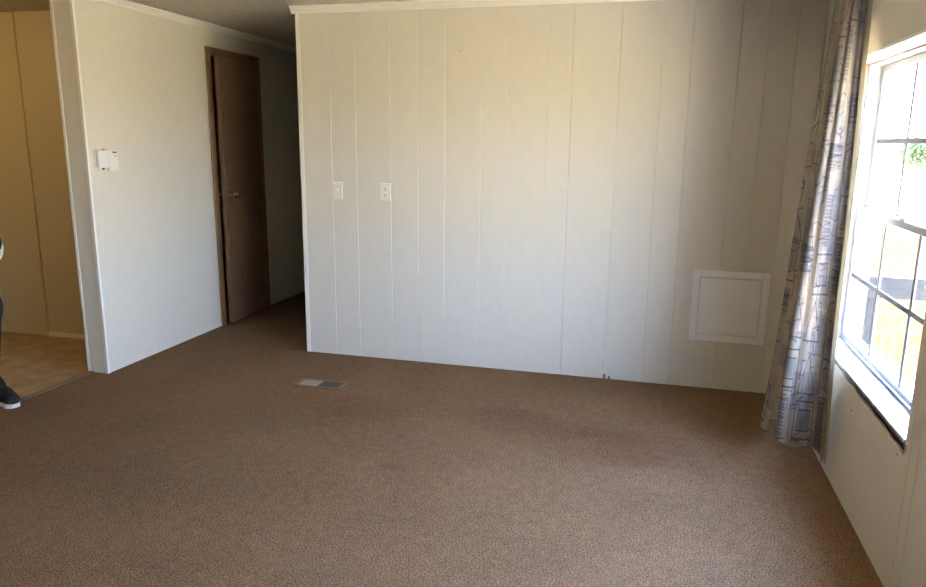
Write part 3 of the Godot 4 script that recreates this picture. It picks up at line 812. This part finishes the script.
# ------------------------------------------------------------------ person
# capsules [a, b, ra, rb] joined by a smooth minimum and meshed as surface nets
func flesh(caps: Array, cell: float, k: float) -> ArrayMesh:
	var lo := Vector3.ONE * 1e9
	var hi := -lo
	for c in caps:
		var r: float = maxf(c[2], c[3]) + k + cell * 3
		for p in [c[0], c[1]]:
			lo = lo.min(p - Vector3.ONE * r)
			hi = hi.max(p + Vector3.ONE * r)
	var n := Vector3i(((hi - lo) / cell).ceil()) + Vector3i.ONE
	var F := PackedFloat32Array()
	F.resize(n.x * n.y * n.z)
	F.fill(1.0)
	for c in caps:
		var a: Vector3 = c[0]
		var b: Vector3 = c[1]
		var ra: float = c[2]
		var rb: float = c[3]
		var reach := maxf(ra, rb) + k + cell * 2
		var i0 := Vector3i(((a.min(b) - Vector3.ONE * reach - lo) / cell).floor()).max(Vector3i.ZERO)
		var i1 := Vector3i(((a.max(b) + Vector3.ONE * reach - lo) / cell).ceil()).min(n - Vector3i.ONE)
		var ab := b - a
		var l2 := maxf(ab.length_squared(), 1e-9)
		for z in range(i0.z, i1.z + 1):
			for y in range(i0.y, i1.y + 1):
				for x in range(i0.x, i1.x + 1):
					var p := lo + Vector3(x, y, z) * cell
					var t := clampf((p - a).dot(ab) / l2, 0.0, 1.0)
					var d := p.distance_to(a + ab * t) - lerpf(ra, rb, t)
					var at := (z * n.y + y) * n.x + x
					var e := F[at]
					var h := maxf(k - absf(d - e), 0.0) / k
					F[at] = minf(d, e) - h * h * k * 0.25
	var V := {}
	var verts := []
	var norms := []
	for z in n.z - 1:
		for y in n.y - 1:
			for x in n.x - 1:
				var at := (z * n.y + y) * n.x + x
				var f := [F[at], F[at + 1], F[at + n.x], F[at + n.x + 1], F[at + n.x * n.y], F[at + n.x * n.y + 1], F[at + n.x * n.y + n.x], F[at + n.x * n.y + n.x + 1]]
				var inside := 0
				for q in f:
					if q < 0.0: inside += 1
				if inside == 0 or inside == 8: continue
				var sum := Vector3.ZERO
				var cnt := 0
				for e in [[0, 1], [2, 3], [4, 5], [6, 7], [0, 2], [1, 3], [4, 6], [5, 7], [0, 4], [1, 5], [2, 6], [3, 7]]:
					if (f[e[0]] < 0.0) == (f[e[1]] < 0.0): continue
					var u: float = f[e[0]] / (f[e[0]] - f[e[1]])
					sum += Vector3(e[0] & 1, (e[0] >> 1) & 1, e[0] >> 2).lerp(Vector3(e[1] & 1, (e[1] >> 1) & 1, e[1] >> 2), u)
					cnt += 1
				V[at] = verts.size()
				verts.append(lo + (Vector3(x, y, z) + sum / cnt) * cell)
				norms.append(Vector3(f[1] + f[3] + f[5] + f[7] - f[0] - f[2] - f[4] - f[6], f[2] + f[3] + f[6] + f[7] - f[0] - f[1] - f[4] - f[5], f[4] + f[5] + f[6] + f[7] - f[0] - f[1] - f[2] - f[3]).normalized())
	var st := st0()
	var steps := [1, n.x, n.x * n.y]
	for at in V:
		for ax in 3:
			var s: int = steps[ax]
			if (F[at] < 0.0) == (F[at + s] < 0.0): continue
			var s1: int = steps[(ax + 1) % 3]
			var s2: int = steps[(ax + 2) % 3]
			if not (V.has(at - s1) and V.has(at - s2) and V.has(at - s1 - s2)): continue
			var q := [V[at], V[at - s1], V[at - s1 - s2], V[at - s2]]
			for t in [[0, 1, 2], [0, 2, 3]]:
				var w := [q[t[0]], q[t[1]], q[t[2]]]
				if (verts[w[1]] - verts[w[0]]).cross(verts[w[2]] - verts[w[0]]).dot(norms[w[0]]) > 0.0: w = [w[0], w[2], w[1]]
				for i in w:
					st.set_normal(norms[i])
					st.add_vertex(verts[i])
	return st.commit()

func shoe(parent: Node3D, at: Vector3, turn: float) -> void:
	# local x runs from heel to toe
	var holder := part("shoe", flesh([
		[Vector3(-0.055, 0.055, 0), Vector3(0.01, 0.085, 0), 0.040, 0.046], [Vector3(0.01, 0.085, 0), Vector3(0.09, 0.058, 0.004), 0.044, 0.038],
		[Vector3(0.09, 0.054, 0.004), Vector3(0.165, 0.042, 0.008), 0.042, 0.030], [Vector3(0.10, 0.045, -0.012), Vector3(0.175, 0.040, -0.004), 0.034, 0.028],
		[Vector3(-0.02, 0.09, 0), Vector3(-0.015, 0.115, 0), 0.042, 0.044]], 0.009, 0.02), M.shoe, parent, at)
	holder.rotation.y = turn
	holder.set_meta("label", "black trainer with a white sole")
	var outline := PackedVector2Array()
	for p in [[-0.098, 0.0], [-0.09, 0.026], [-0.06, 0.036], [0.0, 0.034], [0.06, 0.042], [0.12, 0.048], [0.175, 0.042], [0.202, 0.022], [0.207, 0.0], [0.198, -0.024], [0.165, -0.042], [0.12, -0.044], [0.05, -0.034], [0.0, -0.032], [-0.06, -0.036], [-0.09, -0.026]]:
		outline.append(Vector2(p[0], p[1] + 0.004))
	part("sole", prism(outline, Vector3.RIGHT, Vector3.BACK, Vector3.UP, 0.001, 0.022), M.sole, holder)
	for k in 4:
		var x := 0.035 + k * 0.022
		part("lace", tube([Vector3(x, 0.108 - k * 0.008, -0.022), Vector3(x + 0.006, 0.119 - k * 0.009, 0.0), Vector3(x, 0.108 - k * 0.008, 0.024)], 0.003, 6).commit(), M.shoe, holder)

func person() -> void:
	var o := base("person", Vector3(-2.81, 0, 1.385), "person in dark trousers, white top and black trainers standing on the kitchen vinyl", "person")
	o.rotation.y = deg_to_rad(-8.0)
	var zc := 0.13
	# skin: head, neck, arms and hands in one surface
	var head := Vector3(0.115, 1.60, zc)
	var caps := [
		[Vector3(0.07, 1.40, zc), Vector3(0.095, 1.54, zc), 0.056, 0.052],
		[head + Vector3(-0.02, 0.02, 0), head + Vector3(-0.005, 0.045, 0), 0.088, 0.086],
		[head + Vector3(0.01, 0.0, 0), head + Vector3(0.035, -0.065, 0), 0.074, 0.045],
		[head + Vector3(0.088, 0.0, 0), head + Vector3(0.104, -0.028, 0), 0.010, 0.014],
		[head + Vector3(-0.015, 0.005, -0.082), head + Vector3(-0.015, -0.03, -0.08), 0.014, 0.010],
		[head + Vector3(-0.015, 0.005, 0.082), head + Vector3(-0.015, -0.03, 0.08), 0.014, 0.010],
		[Vector3(0.07, 1.05, zc), Vector3(0.065, 1.38, zc), 0.11, 0.10]]
	for s in [-1.0, 1.0]:
		var sh := Vector3(0.065, 1.39, zc + s * 0.165)
		var el := Vector3(-0.01, 1.10, zc + s * 0.215)
		var wr := Vector3(-0.07, 0.86, zc + s * 0.205)
		caps.append([Vector3(0.065, 1.34, zc), sh, 0.08, 0.055])
		caps.append([sh, el, 0.046, 0.038])
		caps.append([el, wr, 0.038, 0.025])
		var palm := wr + Vector3(0.02, -0.075, 0)
		caps.append([wr, palm, 0.024, 0.030])
		for k in 4:
			var root := palm + Vector3(-0.024 + 0.017 * k, -0.012, -s * 0.002)
			var len: float = [0.062, 0.075, 0.082, 0.074][k]
			var mid := root + Vector3(0.012, -len * 0.55, -s * 0.006)
			caps.append([root, mid, 0.0095, 0.0088])
			caps.append([mid, mid + Vector3(0.010, -len * 0.45, -s * 0.016), 0.0088, 0.0075])
		var th := wr + Vector3(0.034, -0.045, -s * 0.008)
		caps.append([th, th + Vector3(0.026, -0.030, -s * 0.010), 0.012, 0.010])
		caps.append([th + Vector3(0.026, -0.030, -s * 0.010), th + Vector3(0.036, -0.058, -s * 0.016), 0.010, 0.008])
	part("body", flesh(caps, 0.0085, 0.012), M.skin, o)
	var f := Vector3(0.075, 0.008, 0)
	for s in [-1.0, 1.0]:
		part("eye", lathe([Vector2(0, 0.008), Vector2(0.007, 0.006), Vector2(0.011, 0.0)], head + f + Vector3(-0.004, 0, s * 0.030), Vector3.RIGHT, 12).commit(), M.eye, o)
	part("mouth", box(head + Vector3(0.070, -0.066, -0.022), head + Vector3(0.083, -0.060, 0.022), 0.002), M.red, o)
	part("hair", flesh([[head + Vector3(-0.045, 0.02, 0), head + Vector3(-0.03, 0.06, 0), 0.082, 0.085], [head + Vector3(-0.03, 0.07, 0), head + Vector3(0.03, 0.085, 0), 0.070, 0.058], [head + Vector3(-0.06, 0.0, 0), head + Vector3(-0.05, -0.06, 0), 0.06, 0.045]], 0.012, 0.02), M.hair, o)
	# clothes
	var shirt := [
		[Vector3(0.085, 0.88, zc - 0.09), Vector3(0.055, 1.04, zc - 0.045), 0.130, 0.118], [Vector3(0.07, 0.88, zc + 0.06), Vector3(0.06, 1.04, zc + 0.05), 0.136, 0.126],
		[Vector3(0.06, 1.04, zc), Vector3(0.05, 1.32, zc), 0.135, 0.130]]
	for s in [-1.0, 1.0]:
		shirt.append([Vector3(0.07, 1.33, zc + s * 0.05), Vector3(0.065, 1.385, zc + s * 0.165), 0.10, 0.066])
		shirt.append([Vector3(0.065, 1.385, zc + s * 0.165), Vector3(0.04, 1.20, zc + s * 0.20), 0.064, 0.060])
	part("shirt", flesh(shirt, 0.014, 0.035), M.shirt, o)
	part("trousers", flesh([
		[Vector3(0.10, 0.90, 0.05), Vector3(0.09, 0.92, 0.21), 0.125, 0.125],
		[Vector3(0.048, 0.86, 0.045), Vector3(0.048, 0.54, 0.0), 0.105, 0.074], [Vector3(0.048, 0.54, 0.0), Vector3(-0.02, 0.12, 0.0), 0.076, 0.056],
		[Vector3(0.085, 0.86, 0.215), Vector3(0.05, 0.52, 0.24), 0.105, 0.078], [Vector3(0.05, 0.52, 0.24), Vector3(-0.09, 0.12, 0.25), 0.076, 0.056]], 0.014, 0.03), M.trousers, o)
	shoe(o, Vector3(0.034, 0.001, 0.0), deg_to_rad(-6.0))
	shoe(o, Vector3(-0.09, 0.001, 0.25), deg_to_rad(-10.0))

# ------------------------------------------------------------------ the yard
func yard() -> void:
	var g := part("ground", box(Vector3(-90, GROUND - 0.4, -140), Vector3(130, GROUND, 90)), M.grass, self)
	tag(g, "sunlit dry yellow grass of the yard", "ground", "", "structure")
	single("garden_path", box(Vector3(-0.28, 0, -9.0), Vector3(0.28, 0.03, 9.0), 0.01), M.concrete, Vector3(2.98, GROUND, -1.0), "pale concrete path on the grass along the house", "path")
	# straw tufts in front of the rail and beyond, nobody could count them
	var blades := st0()
	rng.seed = 77
	for k in 7:
		var a := rng.randf() * TAU
		var w := Vector3(cos(a), 0, sin(a)) * 0.006
		var p := Vector3(rng.randf_range(-0.04, 0.04), 0, rng.randf_range(-0.04, 0.04))
		var tip := p + Vector3(rng.randf_range(-0.06, 0.06), rng.randf_range(0.08, 0.17), rng.randf_range(-0.06, 0.06))
		tri(blades, p - w, p + w, tip, w.cross(Vector3.UP))
	var mm := MultiMesh.new()
	mm.transform_format = MultiMesh.TRANSFORM_3D
	mm.mesh = blades.commit()
	mm.instance_count = 26000
	for k in mm.instance_count:
		var x := rng.randf_range(3.3, 9.0)
		if k % 5 == 0: x = rng.randf_range(1.85, 2.65)
		mm.set_instance_transform(k, Transform3D(Basis(Vector3.UP, rng.randf() * TAU).scaled(Vector3.ONE * rng.randf_range(0.7, 1.5)), Vector3(x, GROUND, rng.randf_range(-16.0, -1.4))))
	var mi := MultiMeshInstance3D.new()
	mi.name = "dry_grass"
	mi.multimesh = mm
	mi.material_override = M.straw
	add_child(mi)
	tag(mi, "straw coloured dry grass tufts growing beside the path", "grass", "", "stuff")
	# porch rail
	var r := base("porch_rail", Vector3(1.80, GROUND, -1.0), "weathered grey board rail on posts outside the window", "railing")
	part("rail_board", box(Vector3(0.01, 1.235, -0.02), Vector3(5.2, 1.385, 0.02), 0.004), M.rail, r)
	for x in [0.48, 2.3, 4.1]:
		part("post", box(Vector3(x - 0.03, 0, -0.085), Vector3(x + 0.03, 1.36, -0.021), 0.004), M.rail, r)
	# wire fence panel
	var f := base("wire_fence", Vector3(3.3, GROUND, -6.0), "low wire mesh fence panel standing on the dry grass", "fence")
	for x in [0.0, 1.12]:
		part("post", box(Vector3(x - 0.02, 0, -0.02), Vector3(x + 0.02, 0.86, 0.02)), M.wire, f)
	for k in 6:
		part("wire", tube([Vector3(0.02, 0.08 + k * 0.15, 0), Vector3(1.10, 0.08 + k * 0.15, 0)], 0.005, 5).commit(), M.wire, f)
	for k in 7:
		part("wire", tube([Vector3(0.14 + k * 0.14, 0.04, 0.006), Vector3(0.14 + k * 0.14, 0.83, 0.006)], 0.005, 5).commit(), M.wire, f)
	# trees and a boundary wall in the distance
	for t in [[14.6, -40.0, 2.9, 0.95, "broad pale green tree at the end of the yard"], [12.9, -44.0, 2.2, 0.7, "smaller pale green tree beside the broad one"], [18.5, -42.0, 3.8, 1.3, "tall pale green tree beyond the broad one"]]:
		var tr := base("tree", Vector3(t[0], GROUND, t[1]), t[4], "tree", "trees across the yard")
		part("trunk", lathe([Vector2(0.10, 0), Vector2(0.07, t[2] * 0.6), Vector2(0.0, t[2] * 0.75)], Vector3.ZERO, Vector3.UP, 8).commit(), M.bark, tr)
		var st := st0()
		rng.seed = int(t[0] * 10)
		for k in 900:
			var d: Vector3 = Vector3(rng.randfn(), rng.randfn() * 0.8, rng.randfn()).normalized() * pow(rng.randf(), 0.4) * t[3]
			var p: Vector3 = Vector3(0, t[2] * 0.68, 0) + d
			var u := Vector3(rng.randfn(), rng.randfn(), rng.randfn()).normalized() * 0.13
			var v := u.cross(Vector3(rng.randfn(), rng.randfn(), rng.randfn())).normalized() * 0.08
			quad(st, p - u, p + v, p + u, p - v, u.cross(v))
		part("foliage", st.commit(), M.leaf, tr)
	single("boundary_wall", box(Vector3(-30, 0, -0.15), Vector3(40, 0.75, 0.15), 0.02), M.brick, Vector3(20, GROUND, -60), "low reddish boundary wall far across the dry yard", "wall")

func _ready() -> void:
	rng.seed = 7
	camera_and_light()
	make_materials()
	shell()
	window("window_1", 0.60, 1.94, "white double-hung window with small panes beside the curtain")
	window("window_2", 2.12, 3.30, "second white double-hung window, its sill corner at the wall seam")
	door()
	curtain()
	wall_things()
	kitchen_lamp()
	person()
	yard()
